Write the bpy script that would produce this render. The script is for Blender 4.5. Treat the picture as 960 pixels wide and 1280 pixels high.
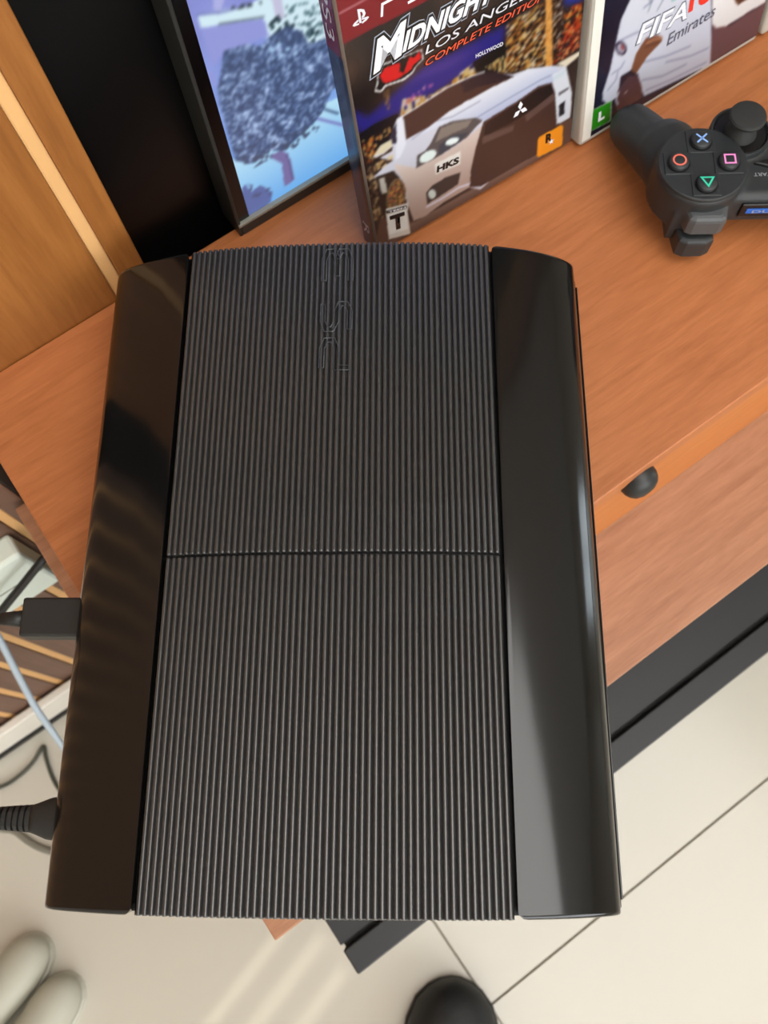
import bpy, bmesh, math, random
import numpy as np
from mathutils import Matrix, Vector
PI = math.pi
for o in list(bpy.data.objects): bpy.data.objects.remove(o)
S = bpy.context.scene
COL = S.collection

# ------------------------------------------------------------------ camera, world, lights, exposure
cd = bpy.data.cameras.new('camera'); cam = bpy.data.objects.new('camera', cd); COL.objects.link(cam)
cd.sensor_width = 36; cd.lens = 1063.3 / 1280 * 36
cam.location = (0.0352, -0.0996, 0.4068); cam.rotation_euler = (0.3146, 0.0360, 0.0050)
cd.clip_start = 0.01
cd.dof.use_dof = True; cd.dof.focus_distance = 0.37; cd.dof.aperture_fstop = 13
S.camera = cam
S.view_settings.view_transform = 'Standard'; S.view_settings.look = 'None'
S.view_settings.gamma = 1.0; S.view_settings.use_curve_mapping = False
S.view_settings.exposure = -0.08
A = math.radians(35.8)                       # the furniture and the room stand at this angle to the console
RA = Matrix.Rotation(A, 4, 'Z')
def FW(u, v, z=0.0):                          # room coordinates (along the wall, towards the wall, up) to world
    p = RA @ Vector((u, v, z)); return (p.x, p.y, p.z)
FLOOR = -0.56; CEIL = 1.95; WALLV = 0.225; UL = -1.5; UR = 4.4; VF = -2.6
wd = bpy.data.worlds.new('sky'); S.world = wd; wd.use_nodes = True
bg = wd.node_tree.nodes['Background']; bg.inputs[0].default_value = (0.75, 0.87, 1.0, 1); bg.inputs[1].default_value = 1.0
WIN = [(-2.15, -1.30, -0.45, 1.05), (-1.35, 1.25, 0.25, 1.65)]     # right window: v0,v1,z0,z1 ; front window: u0,u1,z0,z1
SLIT = (-0.600, -0.440, 0.23, 0.46)                              # narrow barred window in the left wall: v0,v1,z0,z1
def area(name, loc, rz, sx, sy, e, col):
    l = bpy.data.lights.new(name, 'AREA'); l.shape = 'RECTANGLE'; l.size = sx; l.size_y = sy; l.energy = e; l.color = col
    o = bpy.data.objects.new(name, l); COL.objects.link(o); o.location = loc; o.rotation_euler = (PI/2, 0, rz)
    return o
w = WIN[0]
area('window_daylight', FW(UR + 0.05, (w[0]+w[1])/2, (w[2]+w[3])/2), A + PI/2, w[1]-w[0], w[3]-w[2], 20, (0.86, 0.96, 1.0))
w = WIN[1]
area('window_daylight', FW((w[0]+w[1])/2, VF - 0.05, (w[2]+w[3])/2), A, w[1]-w[0], w[3]-w[2], 66, (0.97, 0.98, 1.0))
sl = bpy.data.lights.new('sun', 'SUN'); sl.energy = 1.5; sl.angle = math.radians(0.4); sl.color = (1.0, 0.95, 0.84)
so = bpy.data.objects.new('sun', sl); COL.objects.link(so); so.location = FW(-3, -1, 2)
el, az = math.radians(35), math.radians(15)
so.rotation_euler = (RA.to_3x3() @ Vector((math.cos(az)*math.cos(el), math.sin(az)*math.cos(el), -math.sin(el)))).to_track_quat('-Z', 'Y').to_euler()

# ------------------------------------------------------------------ helpers
def lin(c):
    return tuple(((x/255)/12.92 if x/255 <= 0.04045 else ((x/255+0.055)/1.055)**2.4) for x in c)
def rgba(c): return lin(c) + (1.0,)
MATS = {}
def mat(name, col=None, rough=0.5, metal=0.0, coat=0.0, spec=0.5, bump=0.0, bscale=200, var=0.0, vscale=8, trans=0.0):
    m = bpy.data.materials.new(name); m.use_nodes = True; nt = m.node_tree; b = nt.nodes['Principled BSDF']
    if col: b.inputs['Base Color'].default_value = rgba(col)
    b.inputs['Roughness'].default_value = rough; b.inputs['Metallic'].default_value = metal
    b.inputs['Coat Weight'].default_value = coat; b.inputs['Specular IOR Level'].default_value = spec
    b.inputs['Transmission Weight'].default_value = trans
    tc = nt.nodes.new('ShaderNodeTexCoord')
    if var:
        n = nt.nodes.new('ShaderNodeTexNoise'); n.inputs['Scale'].default_value = vscale; n.inputs['Detail'].default_value = 5
        nt.links.new(tc.outputs['Object'], n.inputs['Vector'])
        mx = nt.nodes.new('ShaderNodeMix'); mx.data_type = 'RGBA'
        c = lin(col); mx.inputs[6].default_value = tuple(x*(1-var) for x in c)+(1,); mx.inputs[7].default_value = tuple(min(1, x*(1+var)) for x in c)+(1,)
        nt.links.new(n.outputs['Fac'], mx.inputs[0]); nt.links.new(mx.outputs[2], b.inputs['Base Color'])
    if bump:
        n2 = nt.nodes.new('ShaderNodeTexNoise'); n2.inputs['Scale'].default_value = bscale
        nt.links.new(tc.outputs['Object'], n2.inputs['Vector'])
        bp = nt.nodes.new('ShaderNodeBump'); bp.inputs['Strength'].default_value = bump; bp.inputs['Distance'].default_value = 0.001
        nt.links.new(n2.outputs['Fac'], bp.inputs['Height']); nt.links.new(bp.outputs['Normal'], b.inputs['Normal'])
    MATS[name] = m; return m
def wood(name, c0, c1, rough=0.42, sc=(2.2, 55, 55), seed=0.0, bump=0.15):
    m = bpy.data.materials.new(name); m.use_nodes = True; nt = m.node_tree; b = nt.nodes['Principled BSDF']
    tc = nt.nodes.new('ShaderNodeTexCoord'); mp = nt.nodes.new('ShaderNodeMapping')
    mp.inputs['Scale'].default_value = sc; mp.inputs['Location'].default_value = (seed, seed*1.7, seed*0.6)
    nt.links.new(tc.outputs['Object'], mp.inputs['Vector'])
    n = nt.nodes.new('ShaderNodeTexNoise'); n.inputs['Scale'].default_value = 2.2; n.inputs['Detail'].default_value = 8; n.inputs['Roughness'].default_value = 0.62; n.inputs['Distortion'].default_value = 0.5
    nt.links.new(mp.outputs[0], n.inputs['Vector'])
    mp2 = nt.nodes.new('ShaderNodeMapping'); mp2.inputs['Scale'].default_value = (sc[0]*6, sc[1]*6, sc[2]*6)
    nt.links.new(tc.outputs['Object'], mp2.inputs['Vector'])
    n2 = nt.nodes.new('ShaderNodeTexNoise'); n2.inputs['Scale'].default_value = 2.0; n2.inputs['Detail'].default_value = 4
    nt.links.new(mp2.outputs[0], n2.inputs['Vector'])
    mul = nt.nodes.new('ShaderNodeMath'); mul.operation = 'MULTIPLY_ADD'; mul.inputs[1].default_value = 0.35
    nt.links.new(n2.outputs['Fac'], mul.inputs[0]); nt.links.new(n.outputs['Fac'], mul.inputs[2])
    r = nt.nodes.new('ShaderNodeValToRGB'); r.color_ramp.elements[0].position = 0.42; r.color_ramp.elements[1].position = 0.92
    r.color_ramp.elements[0].color = rgba(c0); r.color_ramp.elements[1].color = rgba(c1)
    nt.links.new(mul.outputs[0], r.inputs[0]); nt.links.new(r.outputs[0], b.inputs['Base Color'])
    bp = nt.nodes.new('ShaderNodeBump'); bp.inputs['Strength'].default_value = bump; bp.inputs['Distance'].default_value = 0.0006
    nt.links.new(mul.outputs[0], bp.inputs['Height']); nt.links.new(bp.outputs['Normal'], b.inputs['Normal'])
    b.inputs['Roughness'].default_value = rough
    MATS[name] = m; return m
def vcol_mat(name, rough=0.25, emit=0.0):
    m = bpy.data.materials.new(name); m.use_nodes = True; nt = m.node_tree; b = nt.nodes['Principled BSDF']
    a = nt.nodes.new('ShaderNodeAttribute'); a.attribute_name = 'print'
    if emit:
        b.inputs['Base Color'].default_value = (0.01, 0.01, 0.01, 1)
        nt.links.new(a.outputs['Color'], b.inputs['Emission Color']); b.inputs['Emission Strength'].default_value = emit
    else: nt.links.new(a.outputs['Color'], b.inputs['Base Color'])
    b.inputs['Roughness'].default_value = rough
    MATS[name] = m; return m

def mesh(name, verts, faces, smooth=False):
    me = bpy.data.meshes.new(name); me.from_pydata([tuple(v) for v in verts], [], faces); me.update()
    bm = bmesh.new(); bm.from_mesh(me); bmesh.ops.recalc_face_normals(bm, faces=bm.faces); bm.to_mesh(me); bm.free()
    if smooth: me.shade_smooth()
    return me
def bmmesh(name, bm, smooth=False):
    me = bpy.data.meshes.new(name); bm.to_mesh(me); bm.free()
    if smooth: me.shade_smooth()
    return me
def box(x0, x1, y0, y1, z0, z1, bev=0.0, seg=2):
    bm = bmesh.new(); bmesh.ops.create_cube(bm, size=1)
    for v in bm.verts: v.co = ((x0+x1)/2+v.co.x*(x1-x0), (y0+y1)/2+v.co.y*(y1-y0), (z0+z1)/2+v.co.z*(z1-z0))
    if bev: bmesh.ops.bevel(bm, geom=bm.edges[:], offset=bev, segments=seg, profile=0.5, affect='EDGES')
    return bmmesh('box', bm)
def prism(poly, z0, z1, bev=0.0, seg=2, smooth=False):
    bm = bmesh.new(); b = [bm.verts.new((x, y, z0)) for x, y in poly]; t = [bm.verts.new((x, y, z1)) for x, y in poly]
    n = len(poly); bm.faces.new(b[::-1]); top = bm.faces.new(t)
    for i in range(n): bm.faces.new((b[i], b[(i+1) % n], t[(i+1) % n], t[i]))
    bmesh.ops.recalc_face_normals(bm, faces=bm.faces)
    if bev: bmesh.ops.bevel(bm, geom=list(top.edges), offset=bev, segments=seg, profile=0.5, affect='EDGES')
    return bmmesh('prism', bm, smooth)
def circ(cx, cy, r, n=32): return [(cx+r*math.cos(2*PI*i/n), cy+r*math.sin(2*PI*i/n)) for i in range(n)]
def catmull(P, k=8):
    P = [Vector(p) for p in P]
    if len(P) < 3: return P
    Q = [P[0]*2-P[1]] + P + [P[-1]*2-P[-2]]; out = []
    for i in range(1, len(Q)-2):
        a, b, c, d = Q[i-1:i+3]
        for j in range(k):
            t = j/k
            out.append(0.5*((2*b)+(c-a)*t+(2*a-5*b+4*c-d)*t*t+(3*b-a-3*c+d)*t**3))
    return out+[P[-1]]
def tube(P, r, n=10, smooth_path=True, closed=False):
    P = catmull(P) if smooth_path else [Vector(p) for p in P]
    V, Fc = [], []; up = Vector((0, 0, 1)); m = len(P)
    for i, p in enumerate(P):
        if closed: d = (P[(i+1) % m]-P[i-1])
        else: d = P[min(i+1, m-1)]-P[max(i-1, 0)]
        d.normalize(); s = d.cross(up)
        if s.length < 1e-4: s = d.cross(Vector((1, 0, 0)))
        s.normalize(); q = s.cross(d); rr = r[i*len(r)//m] if isinstance(r, (list, tuple)) else r
        for k in range(n):
            a = 2*PI*k/n; V.append(p+s*math.cos(a)*rr+q*math.sin(a)*rr)
    for i in range(m if closed else m-1):
        for k in range(n): Fc.append((i*n+k, i*n+(k+1) % n, ((i+1) % m)*n+(k+1) % n, ((i+1) % m)*n+k))
    if not closed: Fc += [tuple(range(n))[::-1], tuple(range((m-1)*n, m*n))]
    return mesh('tube', V, Fc, True)
def lathe(prof, n=32):                              # (radius, z) profile from the axis out and back
    V, Fc = [], []
    for r, z in prof:
        for k in range(n): a = 2*PI*k/n; V.append((r*math.cos(a), r*math.sin(a), z))
    for i in range(len(prof)-1):
        for k in range(n): Fc.append((i*n+k, i*n+(k+1) % n, (i+1)*n+(k+1) % n, (i+1)*n+k))
    Fc += [tuple(range(n))[::-1], tuple(range((len(prof)-1)*n, len(prof)*n))]
    me = mesh('lathe', V, Fc); sharp(me, 40); return me
def sharp(me, deg=35):
    me.shade_smooth()
    bm = bmesh.new(); bm.from_mesh(me)
    for e in bm.edges:
        if len(e.link_faces) == 2 and e.calc_face_angle(0) > math.radians(deg): e.smooth = False
    bm.to_mesh(me); bm.free()
def loft(rings, smooth=True):
    n = len(rings[0]); V = [p for r in rings for p in r]; Fc = []
    for i in range(len(rings)-1):
        for k in range(n): Fc.append((i*n+k, i*n+(k+1) % n, (i+1)*n+(k+1) % n, (i+1)*n+k))
    Fc += [tuple(range(n))[::-1], tuple(range((len(rings)-1)*n, len(rings)*n))]
    return mesh('loft', V, Fc, smooth)
def obj(name, me, m, parent=None, loc=(0, 0, 0), rot=(0, 0, 0), kind=None, label=None, cat=None, group=None):
    if me is not None and m is not None and len(me.materials) == 0: me.materials.append(MATS[m] if isinstance(m, str) else m)
    o = bpy.data.objects.new(name, me); COL.objects.link(o); o.parent = parent; o.location = loc; o.rotation_euler = rot
    if kind: o['kind'] = kind
    if label: o['label'] = label
    if cat: o['category'] = cat
    if group: o['group'] = group
    return o
def thing(name, label, cat, loc=(0, 0, 0), rz=0.0, group=None):
    return obj(name, None, None, None, loc, (0, 0, rz), None, label, cat, group)
def applied(o):                                     # bake an object's modifiers
    dg = bpy.context.evaluated_depsgraph_get(); dg.update()
    me = bpy.data.meshes.new_from_object(o.evaluated_get(dg)); me.materials.clear(); return me

# ------------------------------------------------------------------ materials
wood('desk_wood', (164, 96, 52), (194, 121, 72), 0.42, (8, 80, 80))
wood('lower_wood', (150, 101, 70), (182, 131, 98), 0.45, (7, 80, 80), seed=3.1)
wood('drawer_wood', (182, 106, 48), (202, 126, 64), 0.42, (9, 80, 80), seed=5.3)
wood('panel_wood', (136, 84, 38), (164, 106, 52), 0.4, (60, 60, 5.0), seed=1.3)
wood('slat_wood', (96, 70, 56), (130, 98, 80), 0.5, (40, 40, 2.0), seed=2.3)
mat('strip_wood', (226, 176, 116), 0.5, var=0.08, vscale=30)
mat('black_panel', (9, 9, 9), 0.32, spec=0.35)
mat('black_board', (28, 29, 31), 0.45, bump=0.05)
mat('tile', (196, 190, 176), 0.18, var=0.04, vscale=5)
mat('grout', (158, 150, 134), 0.8)
mat('wall_paint', (226, 220, 208), 0.8)
mat('ceiling_paint', (248, 247, 244), 0.9)
mat('white_trim', (232, 226, 214), 0.35)
mat('gloss_black', (11, 11, 11), 0.13, coat=0.08, spec=0.5, bump=0.01, bscale=60)
MATS['gloss_black'].node_tree.nodes['Principled BSDF'].inputs['Coat Roughness'].default_value = 0.10
mat('rib_black', (52, 52, 51), 0.34, coat=1.0, spec=0.5, bump=0.03, bscale=900)
mat('matte_black', (10, 10, 10), 0.55)
mat('logo_highlight', (68, 71, 74), 0.28)  # lighter grey puts the edge highlights of the raised letters into the colour
mat('plug_black', (32, 33, 32), 0.45)
mat('teal_gloss', (30, 60, 66), 0.1)
mat('pad_black', (38, 41, 42), 0.5, bump=0.04, bscale=1500)
mat('pad_grey', (74, 77, 78), 0.45, bump=0.04, bscale=1500)
mat('pad_dark', (9, 9, 10), 0.35)
mat('rubber', (38, 39, 37), 0.7)
mat('sym_blue', (150, 190, 255), 0.4); mat('sym_red', (240, 120, 100), 0.4); mat('sym_pink', (255, 150, 215), 0.4); mat('sym_green', (60, 210, 170), 0.4)
mat('ink_grey', (150, 155, 155), 0.5); mat('strip_blue', (24, 96, 190), 0.3)
mat('bezel', (40, 41, 38), 0.42, bump=0.02); mat('bezel_lip', (150, 150, 138), 0.4); mat('screen_border', (5, 5, 6), 0.2)
mat('case_smoke', (112, 98, 88), 0.12, coat=0.3); mat('case_pale', (190, 188, 178), 0.12, coat=0.3); mat('case_white', (226, 224, 214), 0.3)
mat('ink_white', (226, 228, 234), 0.3); mat('ink_black', (14, 12, 12), 0.3); mat('ink_red', (222, 52, 40), 0.3); mat('ink_orange', (238, 92, 58), 0.3)
mat('ink_steel', (150, 158, 172), 0.3); mat('ink_slate', (84, 88, 104), 0.3); mat('ink_pale', (214, 214, 220), 0.3)
mat('spine_red', (110, 14, 28), 0.2); mat('spine_blue', (58, 70, 92), 0.15, var=0.35, vscale=60); mat('spine_dark', (24, 24, 28), 0.2); mat('olive', (138, 136, 104), 0.3, var=0.15, vscale=60)
mat('cable_black', (18, 18, 18), 0.45); mat('cable_grey', (120, 116, 104), 0.5); mat('cable_white', (176, 190, 200), 0.4); mat('cable_dark', (60, 60, 48), 0.5)
mat('box_white', (222, 232, 220), 0.4)
mat('shoe_black', (18, 19, 19), 0.55, bump=0.25, bscale=260); mat('shoe_sole', (12, 12, 12), 0.7)
mat('shoe_white', (178, 176, 160), 0.55, var=0.16, vscale=14, bump=0.1, bscale=120); mat('shoe_white_sole', (196, 194, 180), 0.6)
vcol_mat('cover_print', 0.22); vcol_mat('screen_glow', 0.2, emit=1.0)

# ------------------------------------------------------------------ the room
fl = obj('floor', box(UL, UR, VF, WALLV+0.1, FLOOR-0.06, FLOOR-0.004), 'grout', None, (0, 0, 0), (0, 0, A), kind='structure')
TS = 0.60; tu0, tv0 = -0.092, -0.311
tile_me = {}
i0 = math.floor((UL-tu0)/TS); j0 = math.floor((VF-tv0)/TS)
for i in range(i0, math.ceil((UR-tu0)/TS)):
    for j in range(j0, math.ceil((WALLV-tv0)/TS)):
        u0, u1 = max(UL, tu0+i*TS)+0.0009, min(UR, tu0+(i+1)*TS)-0.0009; v0, v1 = max(VF, tv0+j*TS)+0.0009, min(WALLV, tv0+(j+1)*TS)-0.0009
        key = (round(u1-u0, 4), round(v1-v0, 4))
        if key not in tile_me: tile_me[key] = box(0, u1-u0, 0, v1-v0, 0, 0.004, 0.0006, 1)
        obj('tile', tile_me[key], 'tile', fl, (u0, v0, FLOOR-0.004))
wb = obj('wall_back', box(UL-0.1, UR+0.1, WALLV, WALLV+0.1, FLOOR-0.06, CEIL+0.1), 'matte_black', None, (0, 0, 0), (0, 0, A), kind='structure')
ZB, ZT = FLOOR+0.012, CEIL
def board(name, u0, u1, vf, m, bev=0.0012):
    obj(name, box(0, u1-u0, vf-WALLV, 0, 0, ZT-ZB, bev, 2), m, wb, (u0, WALLV, ZB))
board('wood_board', -0.0905, -0.0118, 0.2035, 'panel_wood'); board('light_strip', -0.0118, -0.0045, 0.2045, 'strip_wood')
board('wood_board', -0.0045, 0.0102, 0.2035, 'panel_wood')
board('black_board', -0.1372, -0.0908, 0.2065, 'black_panel'); board('black_board', 0.0104, 0.78, 0.2195, 'black_panel')
sl_me = box(0, 0.0225, 0.2065-WALLV, 0, 0, ZT-ZB, 0.001, 2); st_me = box(0, 0.0072, 0.2075-WALLV, 0, 0, ZT-ZB, 0.001, 2)
u = -0.1372; k = 0
board('slat', -0.1524, -0.1374, 0.2065, 'slat_wood')
u = -0.1524
while u > UL+0.03:
    obj('light_strip', st_me, 'strip_wood', wb, (u-0.0072, WALLV, ZB)); obj('slat', sl_me, 'slat_wood', wb, (u-0.03, WALLV, ZB)); u -= 0.03
u = 0.785
while u < UR-0.04:
    obj('light_strip', st_me, 'strip_wood', wb, (u, WALLV, ZB)); obj('slat', sl_me, 'slat_wood', wb, (u+0.0074, WALLV, ZB)); u += 0.03
bb = obj('baseboard_back', box(UL, UR, 0.1935, 0.2030, FLOOR+0.010, FLOOR+0.062, 0.002, 2), 'white_trim', None, (0, 0, 0), (0, 0, A), kind='structure')
obj('gap_shade_strip', box(UL, UR, 0.1915, 0.2030, FLOOR, FLOOR+0.0098), 'matte_black', bb)  # solid black strip standing in for the shade under the baseboard
obj('ceiling', box(UL-0.1, UR+0.1, VF-0.1, WALLV+0.1, CEIL, CEIL+0.1), 'ceiling_paint', None, (0, 0, 0), (0, 0, A), kind='structure')
def join(ms):
    bm = bmesh.new()
    for m_ in ms: bm.from_mesh(m_)
    return bmmesh('joined', bm)
v0, v1, z0, z1 = SLIT
obj('wall_left', join([box(UL-0.1, UL, VF-0.1, v0, FLOOR, CEIL), box(UL-0.1, UL, v1, WALLV, FLOOR, CEIL), box(UL-0.1, UL, v0, v1, FLOOR, z0), box(UL-0.1, UL, v0, v1, z1, CEIL)]), 'wall_paint', None, (0, 0, 0), (0, 0, A), kind='structure')
obj('sun_streak_bars', join([box(UL-0.03, UL-0.01, v0+a, v0+a+w_, z0, z1) for a, w_ in ((0, .034), (.054, .018), (.092, .018), (.128, .032))]), 'white_trim', None, (0, 0, 0), (0, 0, A), kind='structure')  # unseen bars, added to split the sun into streaks on the floor
v0, v1, z0, z1 = WIN[0]
obj('wall_right', join([box(UR, UR+0.1, VF-0.1, v0, FLOOR, CEIL), box(UR, UR+0.1, v1, WALLV, FLOOR, CEIL), box(UR, UR+0.1, v0, v1, FLOOR, z0), box(UR, UR+0.1, v0, v1, z1, CEIL)]), 'wall_paint', None, (0, 0, 0), (0, 0, A), kind='structure')
wn = obj('window_1', join([box(UR+0.005, UR+0.035, v0, v0+0.04, z0, z1), box(UR+0.005, UR+0.035, v1-0.04, v1, z0, z1), box(UR+0.005, UR+0.035, v0+0.04, v1-0.04, z0, z0+0.04), box(UR+0.005, UR+0.035, v0+0.04, v1-0.04, z1-0.04, z1), box(UR+0.008, UR+0.032, (v0+v1)/2-0.02, (v0+v1)/2+0.02, z0+0.04, z1-0.04)]), 'white_trim', None, (0, 0, 0), (0, 0, A), kind='structure')
u0, u1, z0, z1 = WIN[1]
obj('wall_front', join([box(UL, u0, VF-0.1, VF, FLOOR, CEIL), box(u1, UR, VF-0.1, VF, FLOOR, CEIL), box(u0, u1, VF-0.1, VF, FLOOR, z0), box(u0, u1, VF-0.1, VF, z1, CEIL)]), 'wall_paint', None, (0, 0, 0), (0, 0, A), kind='structure')
obj('window_2', join([box(u0, u0+0.04, VF-0.035, VF-0.005, z0, z1), box(u1-0.04, u1, VF-0.035, VF-0.005, z0, z1), box(u0+0.04, u1-0.04, VF-0.035, VF-0.005, z0, z0+0.04), box(u0+0.04, u1-0.04, VF-0.035, VF-0.005, z1-0.04, z1), box((u0+u1)/2-0.02, (u0+u1)/2+0.02, VF-0.032, VF-0.008, z0+0.04, z1-0.04)]), 'white_trim', None, (0, 0, 0), (0, 0, A), kind='structure')

m_ = bpy.data.materials.new('added_light_face'); m_.use_nodes = True; b_ = m_.node_tree.nodes['Principled BSDF']
b_.inputs['Emission Color'].default_value = (1.0, 0.98, 0.95, 1); b_.inputs['Emission Strength'].default_value = 4.9; MATS['added_light_face'] = m_
added_light = thing('added_ceiling_light', 'large flat white light panel added above the desk, outside the picture', 'added light panel', FW(0.36, -0.88, CEIL), A)  # unseen light panel, added for the bright reflections on the console top
obj('added_light_frame', join([box(-.77, .77, -.69, -.67, -.05, 0), box(-.77, .77, .67, .69, -.05, 0), box(-.77, -.75, -.67, .67, -.05, 0), box(.75, .77, -.67, .67, -.05, 0)]), 'white_trim', added_light)
obj('diffuser', box(-.75, .75, -.67, .67, -.045, -.005), 'added_light_face', added_light)

# ------------------------------------------------------------------ desk with its raised drawer unit
def fthing(name, label, cat, u, v, z, group=None): return thing(name, label, cat, FW(u, v, z), A, group)
DU, DV = 0.4, 0.03
dk = fthing('desk', 'wood-topped desk with a black lower shelf below the drawer unit', 'desk', DU, DV, FLOOR)
def dbox(name, u0, u1, v0, v1, z0, z1, m, bev=0.001, parent=dk, base=(DU, DV, FLOOR)):
    return obj(name, box(u0-base[0], u1-base[0], v0-base[1], v1-base[1], z0-base[2], z1-base[2], bev, 2), m, parent)
dbox('desktop', -0.1445, 1.02, -0.1215, 0.2015, -0.155, -0.13, 'lower_wood')
dbox('shelf_board', -0.1437, 1.02, -0.1600, 0.19, -0.33, -0.31, 'black_board')
dbox('front_rail', -0.1437, 1.02, -0.1835, -0.1632, -0.333, -0.306, 'black_board', 0.0014)
dbox('rail_groove', -0.1420, 1.018, -0.1632, -0.1600, -0.33, -0.318, 'matte_black', 0)
for a in (-0.125, 0.98):
    dbox('side_panel', a, a+0.022, -0.10, 0.19, -0.31, -0.155, 'black_board'); dbox('side_panel', a, a+0.022, -0.13, 0.19, FLOOR, -0.33, 'black_board')
UB = (0.4, 0.08, -0.13)
du = fthing('drawer_unit', 'orange-brown wooden drawer unit with a round black knob, under the console and monitor', 'drawer unit', *UB)
dbox('top_board', -0.1110, 0.96, -0.0435, 0.2030, -0.018, 0.0, 'desk_wood', 0.0008, du, UB)
dbox('side_panel', -0.1090, -0.0930, -0.0405, 0.2010, -0.13, -0.018, 'desk_wood', 0.0008, du, UB)
dbox('side_panel', 0.9420, 0.9580, -0.0405, 0.2010, -0.13, -0.018, 'desk_wood', 0.0008, du, UB)
dbox('back_panel', -0.0930, 0.9420, 0.1900, 0.2010, -0.13, -0.018, 'desk_wood', 0.0008, du, UB)
for a, b, kn in ((-0.0920, 0.4080, 0.158), (0.4100, 0.9410, 0.675)):
    d = dbox('drawer_front', a, b, -0.0430, -0.0250, -0.1285, -0.0190, 'drawer_wood', 0.0008, du, UB)
    km = lathe([(0.0001, 0.0098), (0.004, 0.0095), (0.0072, 0.0080), (0.0092, 0.0058), (0.0104, 0.0030), (0.0106, 0.0), (0.006, -0.001)], 28)
    obj('knob', km, 'plug_black', d, (kn-UB[0], -0.0430-UB[1], -0.0215-UB[2]), (PI/2, 0, 0))

# ------------------------------------------------------------------ game console (the subject)
PX = [-.1145, -.106, -.0965, -.0856, -.0721, -.047, -.0238, .0028, .0367, .0718, .0822, .09, .1021, .1097, .1141]
PZ = [.0417, .0484, .0528, .0564, .0600, .0636, .0654, .0660, .0650, .0621, .0600, .0578, .0530, .0489, .0440]
_c = np.polyfit(PX[2:13], PZ[2:13], 4)
def zc(x): return float(np.polyval(_c, x))
con = thing('game_console', 'large black game console with ribbed top cover and glossy ends', 'game console', (0, 0, 0))
YE = 0.1455
def shell(prof, ys, zb, inner, roundk=None):
    """prof: list of (x,z) across; ys: list of (y, dz, dxfrac); builds the surface with end walls down to zb"""
    V, Fc = [], []; n = len(prof)
    rows = [(ys[0][0], None)] + [(y, dz) for y, dz in ys] + [(ys[-1][0], None)]
    for y, dz in rows:
        for i, (x, z) in enumerate(prof):
            if dz is None: V.append((x, y, min(z, zb)))
            else: V.append((x, y, z-dz if z-dz > zb else min(z, zb)))
    for j in range(len(rows)-1):
        for i in range(n-1): Fc.append((j*n+i, j*n+i+1, (j+1)*n+i+1, (j+1)*n+i))
    return V, Fc
def endys(y0, y1, b=0.0016, mid=6):
    e = [(0.0, b), (b*0.12, b*0.55), (b*0.45, b*0.17), (b, 0.0), (b*1.3, 0.0)]
    L = [(y0+a, d) for a, d in e]
    L += [(y0+b*1.3+(y1-y0-2.6*b)*i/mid, 0.0) for i in range(1, mid)]
    return L+[(y1-a, d) for a, d in e[::-1]]
def corner_shell(prof, y0, y1, zb, seam_round=0.004):
    """glossy end: same as shell, but the seam-side corners are rounded in plan"""
    V, Fc = shell(prof, endys(y0, y1), zb, None)
    xs = prof[0][0]; out = []
    for x, y, z in V:
        d = abs(x-xs)
        if d < seam_round:
            c = seam_round-math.sqrt(max(0, seam_round**2-(seam_round-d)**2))
            y = min(max(y, y0+c), y1-c)
        out.append((x, y, z))
    return out, Fc
def dense(prof, step=0.0012):
    out = []
    for (x0, z0), (x1, z1) in zip(prof, prof[1:]):
        k = max(1, int(math.hypot(x1-x0, z1-z0)/step))
        out += [(x0+(x1-x0)*i/k, z0+(z1-z0)*i/k) for i in range(k)]
    return out+[prof[-1]]
def smoothpts(P): return [(p.x, p.z) for p in catmull([(x, 0, z) for x, z in P], 6)]
SE = 0.0722
lp = [(-SE, zc(-SE)-0.004), (-SE, zc(-SE)-0.0006), (-SE-0.0003, zc(-SE)-0.0001)] + smoothpts([(-SE-0.0008, zc(-SE-0.0008)), (-.079, zc(-.079)), (-.0856, zc(-.0856)), (-.0965, .0527), (-.1045, .0492), (-.1102, .0450), (-.1138, .0395), (-.1150, .0330)]) + [(-.1151, .012), (-.113, .008)]
V, Fc = corner_shell(lp, -YE, YE, 0.012); me = mesh('panel', V, Fc); sharp(me, 40); obj('glossy_panel', me, 'gloss_black', con)
rp = [(SE, zc(SE)-0.004), (SE, zc(SE)-0.0006), (SE+0.0003, zc(SE)-0.0001)] + smoothpts([(SE+0.0008, zc(SE+.0008)), (.0822, zc(.0822)), (.09, .0578), (.0965, .0555), (.1030, .0526), (.1085, .0493), (.1122, .0460), (.1141, .0425), (.1146, .0390)]) + [(.1143, .0368), (.1125, .0360)]
V, Fc = corner_shell(rp, -YE, YE, 0.034); me = mesh('panel', V, Fc); sharp(me, 40); obj('glossy_panel', me, 'gloss_black', con)
# chassis under the covers, with its feet
ch = [(-.1125, .006), (-.1125, .030)] + [(x, zc(x)-0.0042) for x in np.linspace(-.100, .100, 21)] + [(.1118, .036), (.1118, .0335), (.1163, .0325), (.1172, .030), (.1172, .010), (.115, .006)]
V = [(x, -YE+0.0012, z) for x, z in ch]+[(x, YE-0.0012, z) for x, z in ch]; n = len(ch)
Fc = [tuple(range(n)), tuple(range(n, 2*n))]+[(i, (i+1) % n, n+(i+1) % n, n+i) for i in range(n)]
obj('chassis', mesh('chassis', V, Fc), 'matte_black', con)
obj('front_strip', box(.1171, .1180, -YE+.004, YE-.004, .0245, .0305, 0.0003), 'gloss_black', con)
for y in (0.052, 0.036): obj('front_button', box(.1170, .1186, y-.006, y+.006, .018, .0222, .0004), 'gloss_black', con)
for y in (-0.07, -0.095): obj('usb_port', box(.1168, .1176, y-.0065, y+.0065, .0125, .0175), 'pad_grey', con)
ft = lathe([(0.0001, 0), (.008, 0), (.0085, .001), (.0085, .006)], 20)
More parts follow.
